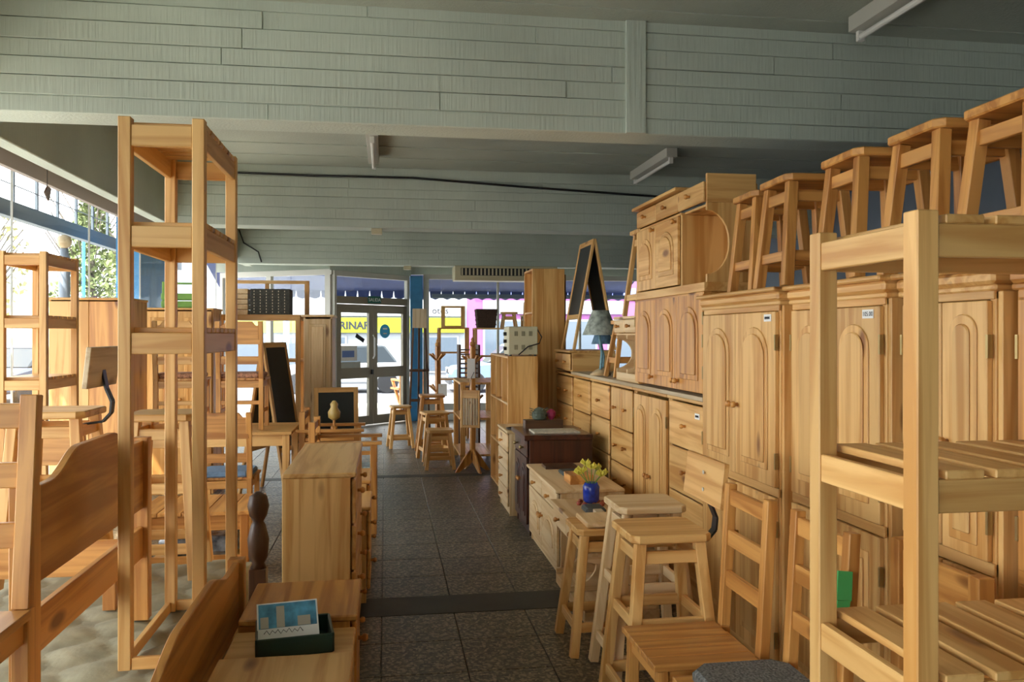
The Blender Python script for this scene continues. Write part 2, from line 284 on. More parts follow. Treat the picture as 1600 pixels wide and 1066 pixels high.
def slat_shelf(label, loc, rz, w, d, h, tiers, axis='x', post=.042, m='pine', ns=6, rail=.065, bare=()):
    T = thing('slatted_shelf', label, 'shelf', loc, rz, 'slatted pine shelves'); p = post
    for x in (0, w-p):
        for y in (0, d-p): bx('post', m, T, x, y, 0, x+p, y+p, h)
    for z in tiers:
        S_ = bx('shelf_tier', m, T, p, .004, max(0, z-rail-.02), w-p, .024, z-.02)
        bx('rail', m, S_, p, d-.024, max(0, z-rail-.02), w-p, d-.004, z-.02); bx('rail', m, S_, .004, p, max(0, z-rail-.02), .024, d-p, z-.02); bx('rail', m, S_, w-.024, p, max(0, z-rail-.02), w-.004, d-p, z-.02)
        for k in range(0 if z in bare else ns):
            if axis == 'x': s0 = p+.004; st = (d-2*p-.008)/ns; bx('slat', m, S_, .002, s0+k*st+.008, z-.02, w-.002, s0+(k+1)*st-.008, z-.002)
            else: s0 = p+.004; st = (w-2*p-.008)/ns; bx('slat', m, S_, s0+k*st+.012, .002, z-.02, s0+(k+1)*st-.012, d-.002, z-.002)
    return T
def arch(w, h, n=10, s=.9):
    pts = [(-w/2, 0), (w/2, 0)]
    for k in range(n+1): t = math.pi*k/n; pts.append((w/2*math.cos(t), h-w/2*s+w/2*s*math.sin(t)))
    return pts
def shift(poly, dx, dz): return [(a+dx, b+dz) for a, b in poly]
def knob(parent, x, y, z, m=KNOB, r=.016): return MB().lathe([(r*.55, 0), (r*.5, -.012), (r, -.018), (r*1.05, -.028), (r*.6, -.036)], (x, y, z), 10, 'y').build('knob', m, parent, 0, True)
def door(T, m, x0, x1, z0, z1, y=0, arched=True, kside=0, kz=None, hinge=0):
    D = bx('door', m, T, x0+.003, y-.02, z0+.003, x1-.003, y, z1-.003); w_ = x1-x0; mg = min(.07, w_*.2); f = arch if arched else (lambda a, b: [(-a/2, 0), (a/2, 0), (a/2, b), (-a/2, b)])
    cx = (x0+x1)/2
    MB().prism(shift(f(w_-2*mg, z1-z0-2*mg), cx, z0+mg), 'xz', y-.026, y-.02).build('panel', m, D, .003); MB().prism(shift(f(w_-2*mg-.05, z1-z0-2*mg-.06), cx, z0+mg+.03), 'xz', y-.034, y-.026).build('panel', m, D, .006)
    if kside: knob(D, (x1-.03) if kside > 0 else (x0+.03), y-.02, kz if kz else (z0+z1)/2)
    if hinge:
        for z in (z0+.12, z1-.14): bx('hinge', BRASS, D, (x1-.004) if hinge > 0 else x0-.004, y-.024, z-.035, (x1+.006) if hinge > 0 else x0+.006, y-.008, z+.035, bev=0)
    return D
def drawer(T, m, x0, x1, z0, z1, y=0, knobs=1, km=KNOB):
    D = bx('drawer', m, T, x0+.004, y-.02, z0+.004, x1-.004, y, z1-.004, bev=.006)
    for k in range(knobs): knob(D, x0+(x1-x0)*(k+1)/(knobs+1) if knobs == 1 else x0+(x1-x0)*(.28+.44*k), y-.02, (z0+z1)/2, km, .014)
    return D
def carcass(T, m, w, d, z0, z1, top=.02, plinth=.05, tm=None, ov=.015):
    bx('side_panel', m, T, -w/2, .002, z0, -w/2+.02, d, z1-top); bx('side_panel', m, T, w/2-.02, .002, z0, w/2, d, z1-top); bx('back_panel', m, T, -w/2+.02, d-.012, z0, w/2-.02, d, z1-top)
    bx('bottom_panel', m, T, -w/2+.02, .004, z0+plinth, w/2-.02, d-.012, z0+plinth+.018)
    if plinth > .02: bx('plinth', m, T, -w/2+.02, .01, z0, w/2-.02, .03, z0+plinth)
    if top: bx('top', tm or m, T, -w/2-ov, -.02-ov, z1-top, w/2+ov, d, z1, bev=.005)
def scrawl(parent, x0, x1, y, z, h, r=.0012, n=15, mat=None):
    return MB().tube([(x0+(x1-x0)*k/(n-1), y, z+h*(.5 if k % 2 else -.5)*(.5+.5*math.sin(k*2.3)**2)) for k in range(n)], r, 5).build('handwriting', mat or INK, parent, 0)
def price(T, x, y, z, s):
    P = bx('price_tag', TAG, T, x-.035, y-.002, z-.016, x+.035, y, z+.016, bev=0)
    if s == '~': scrawl(P, x-.024, x+.024, y-.003, z, .014)
    else: text(s, .024, INK, P, (x, y-.0025, z-.008), (R(90), 0, 0), ext=.0004)
def wardrobe(label, xf, y0, y1, h, m='pine', pr=None, d=.5, kz=1.22):
    w = y1-y0; T = thing('wardrobe', label, 'wardrobe', (xf, (y0+y1)/2, 0), -90, 'pine wardrobes'); carcass(T, m, w, d, 0, h-.06, .02, .08, ov=0)
    Cn = bx('cornice', m, T, -w/2, -.03, h-.06, w/2, d, h-.02, bev=.01); bx('cornice_cap', m, Cn, -w/2-.003, -.05, h-.02, w/2+.003, d, h, bev=.006)
    bx('stile', m, T, -w/2+.02, -.004, .08, -w/2+.045, .012, h-.08); bx('stile', m, T, w/2-.045, -.004, .08, w/2-.02, .012, h-.08)
    bx('top_rail', m, T, -w/2+.02, -.012, h-.105, w/2-.02, .012, h-.06); zm = .86; bx('mid_rail', m, T, -w/2+.02, -.012, zm-.02, w/2-.02, .012, zm+.02)
    a = -w/2+.03
    door(T, m, a, 0, zm+.02, h-.105, -.004, True, 1, kz, -1); door(T, m, 0, -a, zm+.02, h-.105, -.004, True, -1, kz, 1)
    door(T, m, a, 0, .09, zm-.02, -.004, False, 1, .6, -1); door(T, m, 0, -a, .09, zm-.02, -.004, False, -1, .6, 1)
    if pr: price(T, -w/2+.09 if pr == '95.00' else w/2-.10, -.025, h-.135, pr)
    return T
def chest(label, xf, y0, y1, h, rows, m='pine', d=.42, knobs=1, rz=-90, name='chest_of_drawers', split=None, z0=0, tm=None, km=KNOB, plinth=.06, group=None):
    w = y1-y0; T = thing(name, label, 'chest', (xf, (y0+y1)/2, z0), rz, group); H_ = h-z0; carcass(T, m, w, d, 0, H_, .022, plinth, tm, .004); zt = H_-.03; a = w/2-.02
    tot = zt-plinth-.01; zz = zt
    for i, fr in enumerate(rows):
        z1 = zz; z2 = zz-tot*fr
        if split and i in split:
            for s_ in range(2): drawer(T, m, -a+s_*a, s_*a, z2, z1, 0, 1, km)
        else: drawer(T, m, -a, a, z2, z1, 0, knobs, km)
        zz = z2
    return T
# ---------------------------------------------------------------- right side: wardrobes, chests, kitchen units
wardrobe('pine wardrobe with two arched doors, farthest of the wardrobe row', 1.72, 3.42, 4.33, 1.77, 'pine', '~')
wardrobe('second pine wardrobe from the drawer chests, behind the slatted shelf post', 1.755, 2.69, 3.405, 1.77, 'pine', '105.00')
wardrobe('third pine wardrobe from the drawer chests with honey-toned doors', 1.79, 2.20, 2.675, 1.77, 'pine', '95.00')
wardrobe('pine wardrobe at the right edge, nearest the camera', 1.825, 1.40, 2.185, 1.77, 'honey')
xs = 1.75
chest('pine chest of two-knob drawers at the far end of the drawer wall', xs, 7.63, 8.38, 1.19, [.25]*4, knobs=2)
chest('narrow pine chest with single-knob drawers second in the drawer wall', xs, 6.95, 7.61, 1.19, [.27, .27, .23, .23])
chest('pine chest with a pale top drawer third in the drawer wall', xs, 6.32, 6.93, 1.19, [.25]*4)
chest('pine chest with two small drawers over wide two-knob drawers', xs, 5.71, 6.30, 1.19, [.28, .24, .24, .24], knobs=2, split=(0,))
T = thing('cupboard', 'pine two-door cupboard with arched panel between the drawer chests', 'cupboard', (xs, 5.335, 0), -90); carcass(T, 'pine', .71, .42, 0, 1.19, .022, .06, ov=.004)
door(T, 'pine', -.34, 0, .07, 1.15, 0, True, 1, .62, -1); door(T, 'pine', 0, .34, .07, 1.15, 0, True, -1, .62, 1)
t = chest('pine chest of deep drawers beside the farthest wardrobe', xs, 4.355, 4.96, 1.19, [.25]*4); price(t, .2, -.022, 1.1, '~')
o = bx('worktop', 'grey', None, 1.715, 4.35, 1.19, 2.17, 7.62, 1.215); tag(o, 'long brown worktop board lying over the drawer chests', 'worktop')
chest('small pine hutch with paired drawers on the far end of the drawer wall', 1.73, 7.64, 8.36, 1.41, [1.0], z0=1.19, split=(0,), plinth=.02, name='drawer_hutch')
# kitchen wall cabinets stacked on the worktop
T = thing('kitchen_cabinet', 'honey kitchen cabinet with three arched doors standing on the worktop', 'cabinet', (1.745, 5.0, 1.215), -90); carcass(T, 'honey', 1.27, .32, 0, .585, .02, .02, ov=0)
for k, (ks, hg) in enumerate(((1, -1), (1, 0), (-1, 1))): door(T, 'honey', -.63+k*.42, -.63+(k+1)*.42, .015, .575, 0, True, ks, .07, hg)
def curve_side(d, z0, z1, dep):
    pts = [(0, z0), (d, z0), (d, z1), (0, z1)]; n = 12; zc = (z0+z1)/2; hh = (z1-z0)*.40
    return [(0, z0), (d, z0), (d, z1), (0, z1)] + [(dep*math.sin(math.pi*k/n), zc+hh*math.cos(math.pi*k/n)) for k in range(n+1)]
T = thing('kitchen_cabinet', 'pine kitchen cabinet with curved open end stacked topmost near the ceiling', 'cabinet', (1.745, 4.98, 1.80), -90); m = 'pine'
bx('base_board', m, T, -.62, -.015, 0, .62, .30, .05); bx('top', m, T, -.63, -.05, .615, .25, .30, .635); bx('back_panel', m, T, -.61, .288, .05, .61, .30, .6)
bx('side_panel', m, T, -.62, 0, .05, -.60, .288, .615); MB().prism(curve_side(.288, .05, .49, .13), 'yz', .60, .62).build('curved_side', m, T); bx('side_panel', m, T, .60, 0, .49, .62, .288, .65)
bx('divider', m, T, .21, .0, .05, .23, .288, .475); bx('shelf', m, T, .23, .02, .475, .6, .288, .49); bx('shelf', m, T, -.6, .0, .475, .21, .288, .49)
for k in range(3): drawer(T, m, -.615+k*.41, -.615+(k+1)*.41, .49, .61)
door(T, m, -.615, -.205, .055, .47, 0, True, 1, .44); door(T, m, -.205, .21, .055, .47, 0, True, 1, .44)
T = thing('kitchen_hutch', 'pale pine hutch with two little drawers and curved open sides', 'hutch', (1.76, 5.95, 1.215), -90); m = 'pale'
bx('top', m, T, -.29, -.02, .46, .29, .3, .48); bx('base_board', m, T, -.28, 0, 0, .28, .3, .06); bx('back_panel', m, T, -.28, .288, .06, .28, .3, .46)
for x in (-.28, -.01, .26): MB().prism(curve_side(.288, .06, .34, .12), 'yz', x, x+.02).build('curved_side', m, T)
bx('shelf', m, T, -.28, .0, .34, .28, .288, .355); drawer(T, m, -.28, 0, .355, .46); drawer(T, m, 0, .28, .355, .46)
stool('tall wooden stool on top of the pale hutch near the ceiling', (1.95, 5.95, 1.695), 0, .64, .27, .05, 'pine', .034, 'stools set up on the furniture')
stool('low wooden step stool on the worktop beside the blue lamp', (1.93, 6.49, 1.215), 0, .46, .24, .05, 'honey', .034, 'stools set up on the furniture')
# lamps
def lamp(label, loc, h, r, col):
    T = thing('table_lamp', label, 'lamp', loc, 0, 'painted table lamps'); MB().lathe([(.085, 0), (.09, .01), (.06, .03), (.015, .05)], seg=16).build('base', 'pale', T, 0, True)
    MB().tube([(0, 0, .04), (.012, 0, h*.35), (-.01, 0, h*.6), (0, 0, h*.8)], .012).build('stem', flat('lamp_stem', (.16, .32, .38), .5, noise=.4, scale=30), T, 0)
    MB().lathe([(r, h*.62), (r*.98, h*.63), (r*.45, h), (r*.43, h), (r*.95, h*.63)], seg=20).build('lamp_shade', col, T, 0, True)
SHD = flat('floral_shade', (.42, .46, .40), .7, noise=.6, scale=22)
lamp('table lamp with larger blue-green floral shade on the worktop', (1.80, 6.86, 1.215), .55, .155, SHD); lamp('small table lamp with blue shade behind the larger floral lamp', (1.92, 7.25, 1.215), .42, .10, flat('blue_shade', (.12, .22, .32), .7, noise=.5, scale=25))
# A-frame chalkboards
def aboard(label, loc, rz, w, h, spread, m='pine'):
    T = thing('chalkboard_easel', label, 'chalkboard', loc, rz, 'A-frame chalkboards')
    for s in (-1, 1):
        L_ = bx('leaf', m, T, -w/2, -.012, 0, -w/2+.045, .012, h); L_.rotation_euler = (s*math.atan(spread/h)*-1, 0, 0); L_.location = (0, s*spread*-1*-1*-1, 0)
        bx('frame_rail', m, L_, w/2-.045, -.012, 0, w/2, .012, h); bx('frame_rail', m, L_, -w/2+.045, -.012, h-.05, w/2-.045, .012, h); bx('frame_rail', m, L_, -w/2+.045, -.012, h*.28, w/2-.045, .012, h*.28+.045); bx('board', BOARD, L_, -w/2+.045, -.006, h*.28+.045, w/2-.045, .006, h-.05, bev=0)
    return T
aboard('tall A-frame chalkboard standing up on the drawer hutch', (1.97, 8.0, 1.412), -90, .56, 1.08, .2)
# tall panels behind
def bookcase(label, loc, rz, w, d, h, cols, rows, m='pine'):
    T = thing('bookcase', label, 'bookcase', loc, rz); bx('side_panel', m, T, -w/2, 0, 0, -w/2+.02, d, h); bx('side_panel', m, T, w/2-.02, 0, 0, w/2, d, h); bx('back_panel', m, T, -w/2+.02, d-.01, 0, w/2-.02, d, h)
    for k in range(rows+1): z = k*(h-.02)/rows; bx('shelf', m, T, -w/2+.02, 0, z, w/2-.02, d-.01, z+.02)
    for k in range(1, cols):
        x = -w/2+k*w/cols
        for j in range(rows): bx('divider', m, T, x-.01, .002, j*(h-.02)/rows+.02, x+.01, d-.01, (j+1)*(h-.02)/rows)
    return T
bookcase('open pine cube bookcase with a cream metal box on top', (1.14, 8.43, 0), -90, 1.30, .29, 1.355, 3, 3)
bookcase('tall plain pine bookcase rising beside the cube bookcase', (1.49, 8.68, 0), -90, .50, .34, 2.24, 1, 5)
bookcase('second tall pine bookcase behind the first tall one', (1.56, 9.14, 0), -90, .36, .40, 2.22, 1, 5, 'honey')
T = thing('amplifier', 'cream vented metal box with black knobs and cable on the cube bookcase', 'amplifier', (1.28, 7.93, 1.357), 0); bx('case', CREAM, T, -.13, -.14, .012, .15, .18, .28, bev=.006)
for i in range(3):
    for j in range(2):
        for k in range(4): bx('vent', flat('vent_dark', (.2, .18, .11), .6), T, -.075+i*.07+k*.009, -.1425, .06+j*.13, -.07+i*.07+k*.009, -.139, .105+j*.13, bev=0)
for x in (-.11, .13):
    for y in (-.12, .16): MB().lathe([(.014, 0), (.014, .012)], (x, y, 0)).build('foot', BLACK, T, 0)
for j in range(3): MB().lathe([(.018, -.03), (.018, 0)], (-.13, .0, .07+j*.07), 10, 'x').build('knob', BLACK, T, 0)
MB().tube([(.15, -.10, .26), (.19, -.13, .18), (.16, -.17, .12), (.05, -.18, .09), (-.04, -.17, .01)], .006).build('cable', BLACK, T, 0)
# ---------------------------------------------------------------- low row along the aisle
chest('narrow whitewashed chest of four moulded drawers by the aisle', 1.05, 7.06, 7.66, .73, [.25]*4, 'pale', .40)
T = thing('sideboard', 'dark mahogany sideboard with panelled doors in the low aisle row', 'sideboard', (1.10, 6.66, 0), -90); carcass(T, 'dark', .62, .5, 0, .78, .04, .07, ov=.025)
drawer(T, 'dark', -.29, 0, .60, .735, 0, 1, BRASS); drawer(T, 'dark', 0, .29, .60, .735, 0, 1, BRASS); door(T, 'dark', -.29, 0, .08, .60, 0, True, 1, .4); door(T, 'dark', 0, .29, .08, .60, 0, True, -1, .4)
T = thing('cabinet', 'pale pine low cabinet with two drawers over arched doors', 'cabinet', (1.10, 5.73, 0), -90); carcass(T, 'pale', 1.08, .42, 0, .57, .022, .06)
for k in range(2): drawer(T, 'pale', -.52+k*.52, k*.52, .42, .54); door(T, 'pale', -.52+k*.52, k*.52, .07, .42, 0, True, 1-2*k, .3)
T = thing('cabinet', 'pale pine low cabinet with drawers over a curved open bay', 'cabinet', (1.06, 4.755, 0), -90); m = 'pale'
bx('top', m, T, -.40, -.035, .50, .40, .42, .522); bx('back_panel', m, T, -.37, .40, .06, .37, .42, .5); bx('base_board', m, T, -.385, 0, 0, .385, .42, .06)
for x in (-.385, -.01, .365): MB().prism(curve_side(.40, .06, .36, .16), 'yz', x, x+.02).build('curved_side', m, T)
bx('shelf', m, T, -.385, 0, .36, .385, .40, .378); drawer(T, m, -.385, 0, .378, .5); drawer(T, m, 0, .385, .378, .5)
# things on the low row
T = thing('flower_vase', 'blue glass vase of yellow flowers on the low pine cabinet', 'vase', (1.24, 4.95, .522)); MB().lathe([(.035, .012), (.05, .03), (.052, .11), (.04, .135), (.036, .135), (.045, .10), (.03, .02)], seg=16).build('vase', flat('cobalt_glass', (.015, .04, .35), .15, noise=.5, scale=40), T, 0, True)
for k in range(7):
    a = k*.9; x, y = .075*math.cos(a), .075*math.sin(a); z = .19+.025*(k % 3); MB().tube([(0, 0, .06), (x*.4, y*.4, .14), (x, y, z)], .003, 6).build('stem', GREEN, T, 0)
    fl_ = MB()
    for j in range(9): t = j*.7; fl_.bar((x, y, z-.005), (x+.032*math.cos(t), y+.032*math.sin(t), z+.012+.010*(j % 2)), .016, .003, (0, 0, 1))
    fl_.build('blossom', flat('yellow_petal', (.72, .66, .10), .6), T, 0)
for k in range(8): a = k*.785; MB().lathe([(.012, 0), (.019, .012), (.010, .024)], (.075*math.cos(a), .075*math.sin(a), .0), 8).build('bead', flat('red_bead', (.33, .06, .03), .4), T, 0, True)
tag(bx('ornament_block', flat('slate', (.06, .07, .07), .5, noise=.3), None, 1.14, 4.66, .522, 1.26, 4.80, .56, bev=.012), 'grey stone block on the low cabinet before the vase', 'ornament')
tag(bx('ornament_block', 'grey', None, 1.17, 4.56, .522, 1.22, 4.63, .565), 'tiny wooden block beside the grey stone', 'ornament')
tag(bx('tray', 'brown', None, 1.16, 6.0, .57, 1.40, 6.16, .592), 'small brown wooden tray on the low arched-door cabinet', 'tray')
tag(bx('trinket_box', 'honey', None, 1.20, 5.36, .57, 1.36, 5.55, .63), 'orange wooden box behind the flower vase', 'box'); tag(bx('trinket_box', flat('slate', (.06, .07, .07)), None, 1.22, 5.68, .57, 1.34, 5.84, .60, bev=.01), 'flat grey box between the tray and the orange box', 'box')
T = thing('cactus_planter', 'dark wooden planter with a cactus and red bloom on the mahogany sideboard', 'planter', (1.30, 6.84, .78)); bx('trough', 'brown', T, -.16, -.06, 0, .16, .06, .07)
sp = MB().lathe([(.02, .06), (.06, .08), (.065, .12), (.04, .16), (.005, .175)], (-.03, 0, 0), 12)
for k in range(60): a = random.uniform(0, 6.28); z = random.uniform(.08, .16); sp.bar((-.03+.05*math.cos(a), .05*math.sin(a), z), (-.03+.085*math.cos(a), .085*math.sin(a), z+.01), .003, .003, (0, 0, 1))
sp.build('cactus', flat('cactus_grey', (.09, .11, .08), .7), T, 0); MB().lathe([(.01, .06), (.035, .10), (.04, .13), (.015, .155)], (.07, 0, 0), 9).build('bloom', flat('magenta_bloom', (.30, .02, .08), .6), T, 0)
tag(bx('placemat', flat('straw_mat', (.55, .50, .38), .8, noise=.3, scale=40), None, 1.15, 6.42, .78, 1.52, 6.66, .795), 'pale flat board lying on the mahogany sideboard', 'board')
tag(MB().lathe([(.09, 0), (.10, .012), (.085, .012), (.08, .004)], (1.14, 7.22, .73), 18).build('dish', BLACK, None, 0, True), 'black shallow dish on the whitewashed chest', 'dish')
# stools and chairs at the lower right
stool('low stool squeezed next to the curved low cabinet', (1.07, 4.09, 0), 0, .61, .30, .05, 'pine', group='stools along the right of the aisle')
tag(bx('seat_board', 'pale', None, .97, 3.96, .614, 1.21, 4.2, .640, bev=.006), 'loose pale seat board lying on the low stool', 'board')
stool('tall bar stool standing behind the stool with the steel bracket', (1.17, 3.68, 0), 0, .80, .31, .06, 'pale', group='stools along the right of the aisle')
B_ = stool('bar stool with a backrest panel on a black steel bracket', (1.11, 3.28, 0), 0, .775, .33, .05, 'pine', group='stools along the right of the aisle')
def bracket(B_, z, m):
    q = [(.12, 0, z-.04), (.20, 0, z-.03), (.235, 0, z+.01), (.24, 0, z+.06), (.215, 0, z+.12), (.20, 0, z+.20), (.20, 0, z+.28)]
    b = MB()
    for i in range(len(q)-1): b.bar(q[i], q[i+1], .045, .009, (0, 1, 0))
    b.build('bracket', BLACK, B_, 0); Bk = MB().bar((.185, 0, z+.13), (.205, 0, z+.31), .40, .022, (0, 1, 0)).build('backrest', m, B_)
    for dz in (.18, .25): MB().lathe([(.009, -.004), (.006, 0)], (.175+dz*.03, -.02, z+dz), 8, 'x').build('bolt', ALUW, Bk, 0)
bracket(B_, .745, 'pine')
chair('honey ladder-back chair with a plank seat at the lower right', (1.10, 2.865, 0), -90, .99, .45, .37, .40, 'honey', 'ladder', 3, group='chairs in front of the wardrobes', lean=.03)
WOV = flat('woven_grey', (.16, .16, .15), .9, noise=.7, scale=120, bump=.6)
c2 = chair('ladder-back chair with grey woven cushion and a green ribbon', (1.14, 2.42, 0), -90, .98, .44, .36, .40, 'honey', 'ladder', 3, WOV, group='chairs in front of the wardrobes', lean=.03)
rb = MB(); rb.bar((.20, .165, .88), (.21, .155, .80), .045, .006, (0, 1, 0)); rb.bar((.21, .155, .80), (.195, .15, .72), .04, .006, (0, 1, 0)); rb.bar((.19, .165, .84), (.14, .145, .86), .01, .006, (0, 0, 1))
rb.build('ribbon', flat('green_ribbon', (.06, .36, .10), .4), c2, 0)
T = thing('headboard', 'small slatted headboard leaning at the wardrobes under the right shelf', 'headboard', (1.63, 2.06, 0), 0)
bx('post', 'honey', T, -.025, 0, 0, .025, .045, .89); bx('post', 'honey', T, -.025, .36, 0, .025, .405, .91); bx('top_rail', 'honey', T, -.012, .045, .76, .012, .36, .88); bx('bottom_rail', 'honey', T, -.012, .045, .3, .012, .36, .36)
for k in range(4): bx('slat', 'honey', T, -.008, .07+k*.075, .36, .008, .115+k*.075, .76)
slat_shelf('tall slatted pine shelf at the right edge closest to the camera', (1.004, 1.455, 0), 0, .74, .41, 1.80, [.12, .50, .905, 1.30, 1.795], 'y', .046, 'pine', 6)
# stools on the wardrobes
for i, (x, y, l) in enumerate(((1.93, 3.98, 'stool on the wardrobes next to the curved kitchen cabinet'), (1.90, 3.57, 'second stool from the kitchen cabinet on the wardrobe tops'), (1.92, 3.05, 'middle stool of the five on the wardrobe tops'), (1.94, 2.62, 'fourth stool from the kitchen cabinet on the wardrobe tops'), (1.97, 2.26, 'nearest large stool on the wardrobes at the right edge'))):
    stool(l, (x, y, 1.77), random.uniform(-4, 4), .50, .32 if i else .30, .02, 'honey', .045, 'stools on the wardrobe tops')
for i, (x, y) in enumerate(((2.75, 3.6), (2.7, 2.9))):
    T = thing('slat_rack', ('far' if i == 0 else 'near')+' wooden slat rack behind the stools on the wardrobes', 'rack', (x, y, 0), 20); bx('post', 'honey', T, -.02, -.02, 0, .02, .02, 2.1)
    for k in range(6): bx('slat', 'honey', T, -.03, -.16, 1.55+k*.09, -.02, .16, 1.59+k*.09)
# ---------------------------------------------------------------- far right: stools, racks, coat stands
stool('short square stool in front of the far stool group', (.62, 9.72, 0), 0, .46, .31, .03, 'pine', group='far stool group'); stool('medium stool behind the short square one', (.60, 10.4, 0), 10, .60, .32, .04, 'pine', group='far stool group')
stool('tall bar stool in the middle of the far stool group', (.60, 11.0, 0), 0, .77, .33, .06, 'honey', group='far stool group'); stool('stool at the left of the far group by the blue column', (.2, 11.6, 0), 8, .58, .28, .04, 'pine', group='far stool group')
T = thing('workbench', 'three-tier wooden workbench rack behind the far coat stand', 'rack', (.87, 9.78, 0)); 
for x in (0, .42):
    for y in (0, .95): bx('post', 'pine', T, x, y, 0, x+.06, y+.06, 1.0)
for z in (.12, .55, .97):
    for k in range(4): bx('board', 'pine', T, -.005+k*.1215, -.005, z, -.005+(k+1)*.1215-.004, 1.015, z+.025)
def coat(label, loc, h, rz):
    T = thing('coat_stand', label, 'coat stand', loc, rz, 'wooden coat stands'); bx('post', 'honey', T, -.025, -.025, .12, .025, .025, h-.08); MB().lathe([(.02, h-.08), (.035, h-.06), (.03, h-.03), (.014, h-.015), (.022, h), (.005, h+.03)], seg=12).build('finial', 'honey', T, 0, True)
    for a in range(4):
        c, s = math.cos(a*math.pi/2), math.sin(a*math.pi/2)
        for zz in ((h-.22), (h*.55)): br('hook', 'honey', T, (c*.02, s*.02, zz-.05), (c*.13, s*.13, zz+.04), .03, .022, (-s, c, 0))
        MB().prism([(.02, .10), (.02, .26), (.10, .17), (.22, 0), (.17, 0)], 'xz', -.011, .011).build('foot', 'honey', T).rotation_euler = (0, 0, a*math.pi/2)
    return T
c1 = coat('wooden coat stand with a washboard hanging on it', (.98, 9.46, 0), 1.50, 20); coat('wooden coat stand by the blue column with a white card', (.72, 11.75, 0), 1.47, 30)
T = thing('washboard', 'ribbed wooden washboard hung on the near coat stand', 'washboard', (.93, 9.24, .52), -25); bx('frame', 'pine', T, -.11, 0, 0, -.09, .025, .42); bx('frame', 'pine', T, .09, 0, 0, .11, .025, .42); bx('frame', 'pine', T, -.09, 0, 0, .09, .025, .03); bx('frame', 'pine', T, -.09, 0, .33, .09, .025, .42)
for k in range(6): bx('rib', 'grey', T, -.088+k*.03, .006, .03, -.066+k*.03, .018, .33)
MB().tube([(-.02, .012, .41), (0, .03, .55), (.03, .05, .62)], .004).build('cord', BLACK, T, 0)
tag(bx('card', TAG, None, .90, 9.28, 1.07, .99, 9.283, 1.29, bev=0), 'white printed card tied to the near coat stand', 'card'); tag(bx('card', TAG, None, .725, 11.63, .70, .845, 11.633, .87, bev=0), 'white card hung on the coat stand by the blue column', 'card')
def rack(label, loc, w, d, h, tiers, m='pine'):
    T = thing('open_rack', label, 'rack', loc, 0, 'open wooden racks by the front window')
    for x in (0, w-.035):
        for y in (0, d-.035): bx('post', m, T, x, y, 0, x+.035, y+.035, h)
    for z in tiers:
        n = 4
        for k in range(n): bx('board', m, T, .0, k*d/n+.002, z-.022, w, (k+1)*d/n-.004, z)
rack('open rack with a square frame on top by the front window', (.78, 12.45, 0), .46, .35, 1.665, (.4, .9, 1.3, 1.665), 'honey'); rack('open rack carrying the dark basket by the front window', (1.3, 12.2, 0), 1.02, .35, 1.66, (.4, .85, 1.25, 1.66), 'pine')
T = thing('picture_frame', 'empty square wooden frame on the window rack', 'frame', (.83, 12.6, 1.665)); bx('frame_side', 'pine', T, 0, 0, 0, .06, .05, .33); bx('frame_side', 'pine', T, .30, 0, 0, .36, .05, .33); bx('frame_side', 'pine', T, .06, 0, .30, .30, .05, .33); bx('frame_side', 'pine', T, .06, 0, 0, .30, .05, .03)
T = thing('basket', 'dark brown wicker basket on the rack by the front window', 'basket', (1.48, 12.36, 1.66)); MB().prism([(-.13, 0), (.13, 0), (.16, .28), (-.16, .28)], 'xz', -.13, .13).build('body', flat('wicker', (.055, .028, .016), .8, noise=.5, scale=60, bump=.6), T, .01)
for z in (.05, .12, .19, .26): bx('weave_band', flat('wicker', (.05, .03, .02)), T, -.14-z*.07, -.137, z-.01, .14+z*.07, .137, z+.012)
stool('small stool standing on the rack beside the dark basket', (1.83, 12.37, 1.66), 0, .24, .24, .01, 'pine', .03, 'stools set up on the furniture', 1)
T = thing('plank_easel', 'narrow wooden easel holding a brown plank by the blue column', 'easel', (.50, 12.6, 0)); 
for x in (-.09, .09): br('leg', 'brown', T, (x*1.8, 0, 0), (x, .04, 1.66), .03, .03)
br('leg', 'brown', T, (0, .45, 0), (0, .07, 1.66), .03, .03)
for z in (.55, 1.0): bx('rung', 'brown', T, -.15, .0, z, .15, .03, z+.04)
bx('plank', 'grey', T, -.10, -.02, 1.66, .11, .045, 1.95)
T = thing('louvre_stand', 'brown slatted stand below the window racks', 'stand', (1.0, 11.5, 0)); bx('post', 'brown', T, 0, 0, 0, .03, .3, 1.42); bx('post', 'brown', T, .27, 0, 0, .30, .3, 1.42)
for k in range(9): bx('slat', 'brown', T, .03, .02, .82+k*.065, .27, .28, .835+k*.065)
chair('small child-size chair on the rack near the pink shop window', (2.16, 12.37, 1.66), 180, .38, .19, .26, .26, 'honey', 'ladder', 2, group='far right chairs')
# ---------------------------------------------------------------- left side: bed display
MATT = flat('quilted_beige', (.31, .285, .19), .85, noise=.3, scale=9, bump=.9)
T = thing('bed', 'low bed with quilted beige mattress covering the left foreground', 'bed', (0, 0, 0)); bx('bed_base', 'honey', T, -2.3, 1.45, .0, -.64, 4.22, .24)
mt = MB(); nx, ny_ = 90, 140
for j in range(ny_+1):
    for i in range(nx+1):
        x = -2.32+1.70*i/nx; y = 1.42+2.83*j/ny_; e = min(i, nx-i, j, ny_-j); mt.v.append((x, y, .462-(.03 if e == 0 else 0)-.007*abs(math.sin(x*13+y*4))**.4*0-.024*(1-abs(math.sin(x*13+y*8)*math.sin(x*8-y*13))**.5)))
for j in range(ny_):
    for i in range(nx): a = j*(nx+1)+i; mt.f.append((a, a+1, a+nx+2, a+nx+1))
mt.build('quilt_top', MATT, T, 0, True); bx('mattress', MATT, T, -2.32, 1.42, .24, -.62, 4.25, .445, bev=.03)
